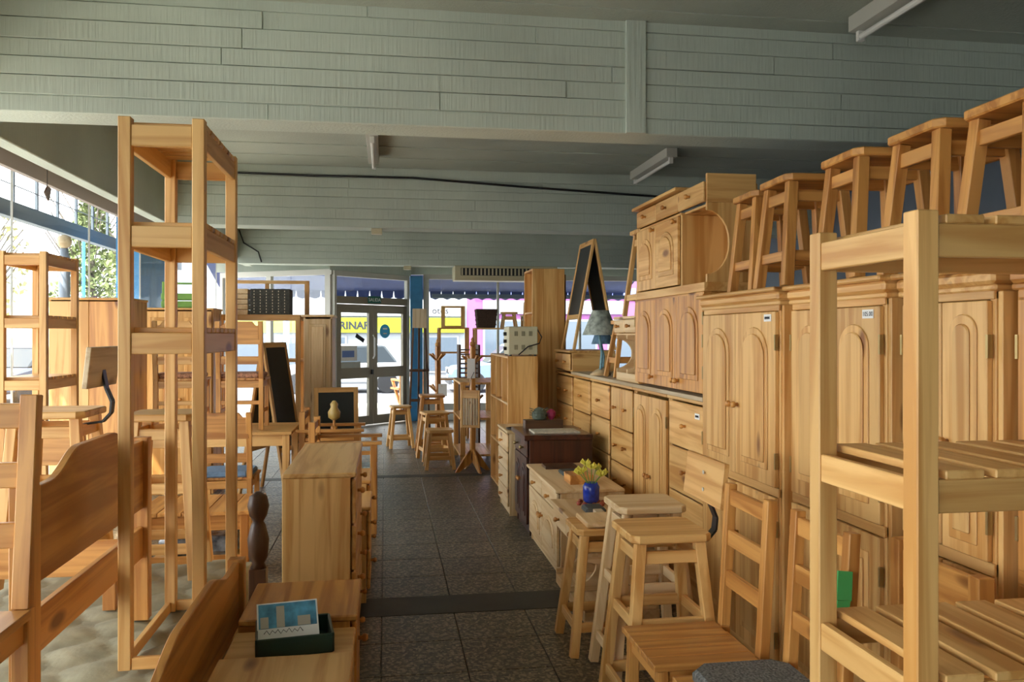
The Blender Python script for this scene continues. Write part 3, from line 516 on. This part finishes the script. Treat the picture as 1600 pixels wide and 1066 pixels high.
def scallop(L_, z0, z1, dip=.09, n=40):
    top = []
    for k in range(n+1):
        t = k/n; q = abs(t-.5)*2; z = z1-dip*(0 if q < .30 else (.5-.5*math.cos((q-.30)/.45*math.pi)) if q < .75 else 1); top.append((t*L_, z))
    return [(0, z0)]+[(L_, z0)]+list(reversed(top))
def headboard(label, loc, rz, L_, h, dip, m='honey', z0=.33, post=.05, extra=True):
    T = thing('headboard', label, 'headboard', loc, rz, 'scalloped bed headboards'); MB().prism(scallop(L_, h-z0, h, dip), 'xz', -.012, .012).build('scalloped_panel', m, T)
    for x in (-post, L_): bx('post', m, T, x, -.03, 0, x+post, .03, h-dip+.01)
    if extra: bx('lower_rail', m, T, 0, -.011, .24, L_, .011, .36)
    return T
headboard('scalloped wooden headboard standing on the mattress left of the tall shelf', (-.93, 2.36, .465), 90, 1.0, .76, .07)
headboard('scalloped footboard along the aisle edge of the bed beside the nightstands', (-.56, 1.9, 0), 90, 1.36, .76, .06, 'honey', .30, .05, False)
slat_shelf('very tall narrow slatted shelf standing on the mattress', (-.86, 2.86, .466), 0, .27, .62, 1.805, [.06, 1.12, 1.47, 1.80], 'x', .040, 'pine', 7, .07, (.06,))
chair('honey ladder-back chair at the left edge standing on the mattress', (-1.045, 1.93, .465), 0, .95, .45, .44, .40, 'honey', 'ladder', 3, group='chairs on the bed display')
B_ = stool('bar stool with black bracket standing on the mattress by the window', (-1.47, 4.02, .465), 0, .76, .34, .03, 'pine', group='bar stools on the bed display'); bracket(B_, .73, 'grey')
stool('bar stool without backrest on the mattress beside the bracketed one', (-1.0, 4.03, .465), 0, .74, .30, .03, 'pine', group='bar stools on the bed display')
slat_shelf('tall slatted shelf next to the street window', (-2.33, 5.45, 0), 0, .28, .55, 2.07, [.3, .85, 1.30, 1.68, 2.065], 'x', .04, 'pine', 6, .06)
T = thing('wardrobe', 'plain pine cabinet by the street window behind the slatted shelf', 'cabinet', (-2.38, 7.2, 0)); carcass(T, 'pine', .62, .5, 0, 1.86, .02, .06, ov=.01); bx('door', 'pine', T, -.30, -.02, .07, .0, 0, 1.83); bx('door', 'honey', T, .003, -.02, .07, .30, 0, 1.83)
chair('panel-back chair with blue cushion between the bar stools and the window shelf', (-1.80, 5.0, 0), 180, 1.06, .47, .40, .40, 'honey', 'panel', cushion=flat('blue_cushion', (.16, .25, .38), .9, noise=.2, scale=40), group='left showroom chairs')
T = thing('bed_rail', 'dark honey bed rail standing across the mattress behind the headboard', 'bed rail', (-1.85, 3.55, .465)); bx('board', 'honey', T, 0, -.012, .13, .82, .012, .27)
for x in (.02, .74): bx('foot', 'honey', T, x, -.05, 0, x+.05, .05, .13)
# low table with wrapped parcel
T = thing('low_table', 'low plank table with a board rail behind the mattress', 'table', (-1.19, 5.75, 0))
for k in range(5): bx('top_board', 'honey', T, -.36+k*.144, -.30, .42, -.36+(k+1)*.144-.003, .30, .445)
for x in (-.30, .30):
    for y in (-.25, .25): bx('leg', 'honey', T, x-.025, y-.025, 0, x+.025, y+.025, .42)
for y in (-.25, .25): bx('apron', 'honey', T, -.275, y-.01, .32, .275, y+.01, .42); bx('low_rail', 'honey', T, -.275, y-.012, .05, .275, y+.012, .16)
bx('low_shelf', 'pine', T, -.275, -.235, .12, .275, .235, .14)
tag(MB().prism(rsq(.25, .20, .06), 'xy', 0, .12).build('parcel', flat('clear_wrap', (.20, .22, .24), .12, noise=.8, scale=14, bump=.8), None, .03), 'bundle wrapped in shiny plastic under the low table', 'parcel').location = (-1.19, 5.75, .142)
chair('panel-back chair with blue cushion in front of the display table', (-1.23, 6.85, 0), 180, .96, .45, .42, .40, 'honey', 'panel', cushion=flat('blue_cushion', (.16, .25, .38)), group='left showroom chairs')
T = thing('table', 'tall display table with two chairs set on top', 'table', (-1.42, 7.75, 0))
for k in range(5): bx('top_board', 'pine', T, -.62, -.40+k*.16, .70, .62, -.40+(k+1)*.16-.003, .725)
for x in (-.57, .57):
    for y in (-.35, .35): bx('leg', 'pine', T, x-.03, y-.03, 0, x+.03, y+.03, .70)
for y in (-.35, .35): bx('apron', 'pine', T, -.54, y-.011, .60, .54, y+.011, .70)
RC = flat('red_print_cushion', (.45, .22, .13), .9, noise=.7, scale=45)
chair('panel-back chair with red printed cushion on the display table, right one', (-1.26, 7.72, .725), 180, .95, .45, .40, .38, 'honey', 'panel', cushion=RC, group='chairs on the display table'); chair('panel-back chair with red printed cushion on the display table, left one', (-1.78, 7.72, .725), 180, .95, .45, .40, .38, 'pine', 'panel', cushion=RC, group='chairs on the display table')
aboard('A-frame chalkboard easel turned sideways in the left showroom', (-1.10, 8.52, 0), 72, .52, 1.50, .24)
# tall pieces at the back left
T = thing('cabinet', 'plain pine cabinet with green crates stacked on it', 'cabinet', (-2.0, 8.5, 0)); carcass(T, 'pine', .66, .42, 0, 1.82, .02, .06, ov=.01); door(T, 'pine', -.32, 0, .07, 1.79, 0, False, 1); door(T, 'pine', 0, .32, .07, 1.79, 0, False, -1)
def crate(label, loc, w, d, h, m, group=None):
    T = thing('crate', label, 'crate', loc, 0, group)
    for x in (-1, 1):
        for y in (-1, 1): bx('corner_post', m, T, x*(w/2-.012)-.012, y*(d/2-.012)-.012, 0, x*(w/2-.012)+.012, y*(d/2-.012)+.012, h)
    for z in (.01, .085):
        for y in (-1, 1): bx('slat', m, T, -w/2, y*(d/2+.004)-.004, z, w/2, y*(d/2+.004)+.004, z+.06)
        for x in (-1, 1): bx('slat', m, T, x*(w/2+.004)-.004, -d/2, z, x*(w/2+.004)+.004, d/2, z+.06)
    bx('bottom', m, T, -w/2, -d/2, 0, w/2, d/2, .01); bx('handle', m, T, -w/2, -.012, h-.02, w/2, .012, h)
crate('green slatted crate with handle on the plain pine cabinet', (-2.0, 8.70, 1.82), .34, .24, .26, GREEN); 
T = thing('open_rack', 'open pine shelf rack under the woven box in the left showroom', 'rack', (-1.72, 9.0, 0))
for x in (0, .78):
    for y in (0, .40): bx('post', 'pine', T, x, y, 0, x+.05, y+.05, 1.74)
for z in (.45, 1.30, 1.74):
    for k in range(4): bx('board', 'pine', T, 0, k*.1125+.002, z-.03, .83, (k+1)*.1125-.003, z+.03 if z > 1.7 else z)
T = thing('bed_frame_panel', 'open rectangular pine frame standing on the shelf rack', 'frame', (-1.70, 9.36, 1.77)); bx('frame_side', 'pine', T, 0, 0, 0, .05, .05, .38); bx('frame_side', 'pine', T, .82, 0, 0, .87, .05, .38); bx('frame_side', 'pine', T, .05, 0, .345, .82, .05, .38); bx('frame_side', 'pine', T, .40, .005, 0, .44, .045, .345)
T = thing('woven_box', 'dark woven box with pale stitching on the shelf rack', 'box', (-1.20, 9.16, 1.77)); bx('body', flat('dark_weave', (.055, .055, .045), .8, noise=.4, scale=70, bump=.5), T, -.20, -.15, 0, .20, .15, .27)
for i in range(6):
    for j in range(8): bx('stitch', flat('stitch', (.65, .58, .42), .8), T, -.165+i*.062, -.154, .02+j*.031, -.158+i*.062, -.149, .034+j*.031, bev=0)
T = thing('slatted_box', 'pale slatted wooden box beside the woven box', 'box', (-1.52, 9.16, 1.77))
for k in range(5): bx('slat', 'pale', T, -.09, -.12, k*.055, .09, .12, k*.055+.05)
T = thing('cabinet', 'pale tall cabinet beside the exit door', 'cabinet', (-.71, 9.02, 0)); carcass(T, 'pale', .30, .55, 0, 1.77, .025, .05, ov=.02); door(T, 'pale', -.14, .14, .06, 1.73, 0, False, 1)
aboard('small A-frame chalkboard sign in front of the pale tall cabinet', (-.50, 8.63, 0), 6, .44, 1.04, .2)
# dresser, nightstands along the aisle (left)
chest('wooden dresser with plain end panel on the left of the aisle', -.155, 3.80, 4.86, .94, [.25]*4, 'pine', .30, 2, 90, 'dresser')
chest('low nightstand just behind the dresser', -.11, 4.90, 5.40, .56, [.5, .5], 'pine', .38, 1, 90, 'nightstand', group='nightstands along the left of the aisle'); chest('low nightstand second behind the dresser', -.12, 5.44, 5.94, .62, [.5, .5], 'pine', .38, 1, 90, 'nightstand', group='nightstands along the left of the aisle')
chest('nightstand at the bottom edge nearest the camera', -.12, 2.08, 2.56, .60, [.34, .33, .33], 'pine', .37, 1, 90, 'nightstand', group='nightstands along the left of the aisle'); chest('lower nightstand carrying the dark green tray', -.125, 2.58, 2.88, .565, [.5, .5], 'pine', .37, 1, 90, 'nightstand', group='nightstands along the left of the aisle')
chest('nightstand between the green tray and the dresser', -.12, 2.90, 3.32, .60, [.5, .5], 'honey', .37, 1, 90, 'nightstand', group='nightstands along the left of the aisle')
T = thing('tray', 'dark green plastic tray on the lower nightstand', 'tray', (-.29, 2.74, .566), 8); 
bx('bottom', DGREEN, T, -.11, -.09, 0, .11, .09, .008)
for s in (-1, 1): br('side', DGREEN, T, (-.115, s*.095, .03), (.115, s*.095, .03), .06, .008, (0, 0, 1)); br('side', DGREEN, T, (s*.115, -.095, .03), (s*.115, .095, .03), .06, .008, (0, 0, 1))
T = thing('postcard', 'blue and white scenic postcard leaning in the green tray', 'postcard', (-.30, 2.69, .584), 10); T.rotation_euler = (R(-46), 0, R(10))
bx('card', TAG, T, -.095, 0, 0, .095, .003, .15, bev=0); bx('sky_print', flat('print_sky', (.08, .30, .48), .5, noise=.6, scale=22), T, -.09, -.0015, .062, .09, 0, .145, bev=0); scrawl(T, -.075, .045, -.0025, .048, .016)
for a in ((-.035, .062, -.01, .135), (-.085, .062, -.06, .10), (.03, .062, .07, .095)): bx('tower_print', flat('print_cream', (.45, .42, .34), .6), T, a[0], -.003, a[1], a[2], -.0015, a[3], bev=0)
T = thing('bed_post', 'dark turned bedpost standing beside the dresser', 'bed post', (-.53, 3.62, 0)); bx('shaft', 'brown', T, -.035, -.035, 0, .035, .035, .58); MB().lathe([(.035, .58), (.025, .60), (.04, .63), (.045, .70), (.03, .76), (.022, .775), (.036, .80), (.045, .84), (.036, .88), (.01, .90)], seg=16).build('turned_top', 'brown', T, 0, True)
# armchairs by the aisle
def armchair(label, loc, rz, m='honey', mag=False):
    T = thing('armchair', label, 'armchair', loc, rz, 'wooden armchairs'); 
    for x in (-.25, .25):
        bx('leg', m, T, x-.022, -.25, 0, x+.022, -.20, .70); bx('leg', m, T, x-.022, .22, 0, x+.022, .27, .88); bx('arm', m, T, x-.035, -.29, .70, x+.035, .30, .725); bx('side_rail', m, T, x-.011, -.2, .62, x+.011, .22, .65); bx('stretcher', m, T, x-.012, -.2, .15, x+.012, .22, .23); bx('apron', m, T, x-.012, -.2, .40, x+.012, .22, .47)
    for k in range(5): bx('seat_slat', m, T, -.23, -.25+k*.095, .47, .23, -.17+k*.095, .49)
    for z in (.60, .72, .83): bx('back_slat', m, T, -.228, .235, z-.03, .228, .255, z+.025)
armchair('slatted armchair facing the aisle nearest the dresser', (-.32, 6.85, 0), 90); armchair('slatted armchair second from the dresser', (-.48, 7.75, 0), 90)
tag(bx('magazine', flat('magazine_print', (.30, .42, .46), .35, noise=.8, scale=25), None, -.50, 6.72, .492, -.12, 6.98, .506), 'colourful magazine on the nearest armchair seat', 'magazine')
T = thing('carving', 'small carved yellow wooden figure on the second armchair', 'carving', (-.45, 7.5, .727)); MB().lathe([(.03, 0), (.03, .02), (.012, .03), (.012, .08)], seg=10).build('base', 'honey', T, 0); MB().lathe([(.02, .08), (.05, .10), (.055, .15), (.03, .19), (.035, .22), (.012, .25)], seg=10).build('body', flat('gilt_wood', (.50, .34, .10), .4), T, 0, True)
# hanging ornament by the window
T = thing('hanging_ornament', 'small wooden bird ornament hanging at the window header', 'ornament', (-2.70, 7.2, 2.70)); MB().prism([(-.06, 0), (.02, -.06), (.07, .05), (.0, .06)], 'yz', -.008, .008).build('body', 'brown', T); MB().tube([(0, 0, .05), (0, 0, .24)], .003).build('string', INK, T, 0)
# ---------------------------------------------------------------- outside: street, awning, cars, shops, trees
g = MB().box(-150, -120, -.5, 150, 150, -.16).build('ground', flat('asphalt', (.13, .13, .145), .85, noise=.15, scale=.7), None, 0); struct(g, 'grey asphalt street outside')
s1 = MB().box(-6.4, -20, -.3, XL-.06, 19.5, -.02).build('sidewalk', flat('pavement', (.52, .49, .43), .85, noise=.12, scale=2), None, .01); struct(s1, 'pale pavement outside the street window'); s2 = MB().box(XL-.06, 16.3, -.3, 12, 19.5, -.02).build('sidewalk', flat('pavement', (.5, .48, .43)), None, .01); struct(s2, 'pale pavement outside the front door')
AW = flat('awning_blue', (.03, .05, .16), .8, noise=.2, scale=3); FR = flat('frame_grey', (.13, .16, .19), .5)
T = thing('lattice_awning', 'grey lattice awning frame outside the street window', 'awning', (-3.75, 0, 0)); bx('beam', FR, T, -.05, -5, 2.74, .05, 16, 2.90); bx('beam', FR, T, -.03, -5, 3.28, .03, 16, 3.33)
for k in range(36): bx('lattice_bar', FR, T, -.015, -4.8+k*.58, 2.90, .015, -4.77+k*.58, 3.28)
bx('lattice_wire', FR, T, -.006, -5, 3.08, .006, 16, 3.09); bx('roof_sheet', FR, T, -.02, -5, 3.33, .8, 16, 3.36)
T = thing('awning', 'blue scalloped awning above the front entrance outside', 'awning', (0, 0, 0)); MB().prism([(15.36, 2.98), (17.0, 2.48), (17.0, 2.44), (15.36, 2.93)], 'yz', -3.2, 5).build('canopy', AW, T, 0)
for k in range(34): MB().prism([(-3.2+k*.24, 2.46), (-2.96+k*.24, 2.46), (-2.98+k*.24, 2.31), (-3.08+k*.24, 2.27), (-3.18+k*.24, 2.31)], 'xz', 16.99, 17.0).build('scallop', AW, T, 0)
bx('front_bar', FR, T, .9, 16.4, 2.28, 5, 16.46, 2.36)
struct(MB().box(-3.25, 10.75, -.1, -2.98, 12.1, 3.26).build('column', BLUE, None), 'blue column outside the street window')
T = thing('street_post', 'grey round post with a wooden ball outside the window', 'post', (-3.25, 9.1, -.02)); MB().lathe([(.055, 0), (.055, 2.38), (.04, 2.4), (.04, 2.46)], seg=14).build('shaft', flat('post_grey', (.22, .26, .32), .5), T, 0, True); MB().lathe([(.03, 2.46), (.06, 2.49), (.072, 2.53), (.06, 2.58), (.02, 2.60)], seg=14).build('ball', 'grey', T, 0, True)
def car(label, loc, rz, col, plate=True):
    T = thing('car', label, 'car', loc, rz, 'parked cars'); cm = flat('car_'+str(col), col, .4); gl = flat('car_glass', (.03, .04, .05), .35)
    body = [(-2.0, .28), (2.0, .28), (2.05, .55), (1.95, .75), (1.0, .88), (-1.75, .90), (-2.05, .70)]
    MB().prism(body, 'yz', -.82, .82).build('body', cm, T, .06); MB().prism([(-1.55, .88), (.95, .88), (.35, 1.38), (-1.15, 1.40)], 'yz', -.70, .70).build('cabin', gl, T, .04); MB().prism([(-1.2, 1.37), (.4, 1.36), (.3, 1.43), (-1.1, 1.44)], 'yz', -.68, .68).build('roof', cm, T, .03)
    for x in (-.78, .78):
        for y in (-1.25, 1.3): MB().lathe([(.31, -.09), (.31, .09)], (x, y, .31), 18, 'x').build('wheel', BLACK, T, .02)
    for x in (-.6, .6): MB().box(x-.18, 1.98, .58, x+.18, 2.06, .72).build('headlight', flat('headlight', (.7, .72, .75), .2), T, .02)
    bx('grille', BLACK, T, -.38, 2.0, .56, .38, 2.06, .68); bx('number_plate', TAG, T, -.22, 2.045, .40, .22, 2.065, .52); bx('bumper', flat('bumper', (.06, .06, .065), .5), T, -.8, 1.98, .26, .8, 2.07, .38)
car('grey-blue car parked facing the window at the left', (-9.35, 23.5, -.16), 168, (.07, .085, .12)); car('dark car at the far left edge of the window', (-11.7, 21.0, -.16), 175, (.025, .03, .04)); car('white car parked across the street seen through the door', (-1.2, 25.5, -.16), 90, (.4, .42, .45)); car('pale blue car parked outside the front window', (3.9, 25.2, -.16), 90, (.15, .22, .32))
# shops across the street
def shop(label, x0, x1, y, h, col, bands, wins, group='shops across the street'):
    T = thing('shop', label, 'shop', (0, 0, -.16)); bx('wall', flat('shop_'+str(col), col, .8, noise=.06, scale=.5), T, x0, y, 0, x1, y+8, h)
    for (a, b, z0, z1, c) in bands: bx('sign_board', flat('band_'+str(c), c, .6), T, a, y-.12, z0, b, y, z1)
    for (a, b, z0, z1) in wins:
        f_ = bx('window', flat('shop_frame', (.25, .26, .28), .5), T, a, y-.05, z0, b, y+.01, z1); bx('pane', flat('shop_glass', (.10, .13, .17), .1), f_, a+.08, y-.06, z0+.08, b-.08, y-.05, z1-.08)
    return T
LIME = (.30, .36, .008); Y1 = 31
s = shop('white shop with lime green veterinary sign across the street', -8, 3.0, Y1, 6.5, (.30, .32, .35), [(-6.5, 2.9, 1.79, 2.34, LIME), (-6.5, 2.9, 2.40, 2.84, (.42, .44, .46))], [(-6.3, -4, .3, 1.7), (-3.8, -1.4, .3, 1.7), (.9, 2.7, .3, 1.7), (-5, -3.5, 3.8, 5.2), (-2, -.5, 3.8, 5.2)])
text('RINAR', .38, INK, s, (-1.12, Y1-.13, 1.93), (R(90), 0, 0), bold=.012); text('AL CAJEN', .20, INK, s, (-1.35, Y1-.13, 2.66), (R(90), 0, 0)); text('otos', .34, INK, s, (2.0, Y1-.13, 2.5), (R(90), 0, 0))
shop('pink shop across the street right of the white shop', 3.0, 13, Y1, 5.2, (.33, .11, .31), [(3.6, 9, 2.5, 3.0, (.40, .42, .50)), (3.2, 12, 3.2, 3.5, (.20, .24, .6))], [(3.6, 5.4, .3, 2.3), (5.8, 8, .3, 2.3), (8.4, 11, .3, 2.3)])
shop('low pale building far along the left street', -60, -22, 52, 5, (.55, .53, .5), [], [(-50, -46, 1, 3), (-42, -38, 1, 3), (-34, -30, 1, 3)])
tag(MB().lathe([(.09, -.16), (.09, 6)], (-3.1, 27.0, 0), 12).build('street_pole', flat('pole_blue', (.25, .45, .62), .5), None, 0), 'pale blue pole outside the exit door', 'pole')
tag(MB().lathe([(.06, -.16), (.05, 5)], (-9.6, 28.5, 0), 10).build('street_pole', flat('pole_blue2', (.06, .30, .62), .5), None, 0), 'thin bright blue pole beside the parked grey car', 'pole')
T = thing('cafe_chair', 'orange-brown wooden chair frame outside the exit door', 'chair', (.55, 17.6, -.02), 20)
for x in (-.25, .25): bx('leg', 'honey', T, x-.03, -.03, 0, x+.03, .03, .85); br('brace', 'honey', T, (x, 0, .05), (x, .5, .6), .05, .05); bx('arm', 'honey', T, x-.04, -.05, .6, x+.04, .5, .64)
bx('seat', 'honey', T, -.3, .0, .42, .3, .5, .46); bx('back', 'honey', T, -.28, -.02, .7, .28, .02, .85)
def tree(label, loc, h, r, col, n=1800, bare=False, cone=False):
    T = thing('tree', label, 'tree', loc, 0, 'street trees'); MB().tube([(0, 0, 0), (.1, 0, h*.3), (-.05, .05, h*.6), (.05, 0, h*.9)], .14 if not bare else .1, 8).build('trunk', flat('bark', (.12, .10, .08), .9), T, 0)
    b = MB()
    for k in range(26):
        a = random.uniform(0, 6.28); z = random.uniform(.3, .7)*h; b.tube([(0, 0, z), (r*.4*math.cos(a), r*.4*math.sin(a), z+h*.12), (r*.85*math.cos(a), r*.85*math.sin(a), z+h*.3)], .03, 5)
    b.build('branches', flat('bark', (.12, .1, .08)), T, 0); lm = MB()
    for k in range(n):
        a = random.uniform(0, 6.28); u = random.uniform(-1, 1); q = random.random()**.4; z = h*.62+u*h*.4; rr = r*q*(math.sqrt(max(0, 1-u*u)) if not cone else (1-u)*.5)
        c = Vector((rr*math.cos(a), rr*math.sin(a), z)); d1_ = Vector((random.gauss(0, 1), random.gauss(0, 1), random.gauss(0, 1))).normalized()*.16; d2_ = d1_.cross(Vector((random.gauss(0, 1), random.gauss(0, 1), 1))).normalized()*.09
        lm.add([c-d1_, c-d2_, c+d1_, c+d2_], [(0, 1, 2, 3)])
    o = lm.build('foliage', flat('leaf_'+str(col), col, .7), T, 0); o['kind'] = 'stuff'
tree('big conifer behind the parked cars', (-14.6, 44.5, -.16), 10, 2.4, (.16, .20, .07), 3500, cone=True); tree('nearly bare tree at the left edge of the street', (-18, 40, -.16), 8, 2.2, (.40, .38, .16), 500, True); tree('olive tree in the middle of the left street view', (-10.5, 46, -.16), 8, 2.0, (.30, .32, .12), 1800); tree('leafy tree right of the blue column outside', (-11, 40, -.16), 6.5, 1.6, (.24, .28, .10), 1600)
for k, (a, b) in enumerate(((-30, -20), (-20, -12))):
    T = thing('railing', 'thin grey street fence %s' % ('at the far left' if k == 0 else 'behind the grey car'), 'fence', (a, 41, -.16)); bx('rail', FR, T, 0, 0, 1.1, b-a, .04, 1.16)
    for i in range(28): bx('bar', FR, T, i*(b-a)/28, 0, 0, i*(b-a)/28+.03, .03, 1.1)
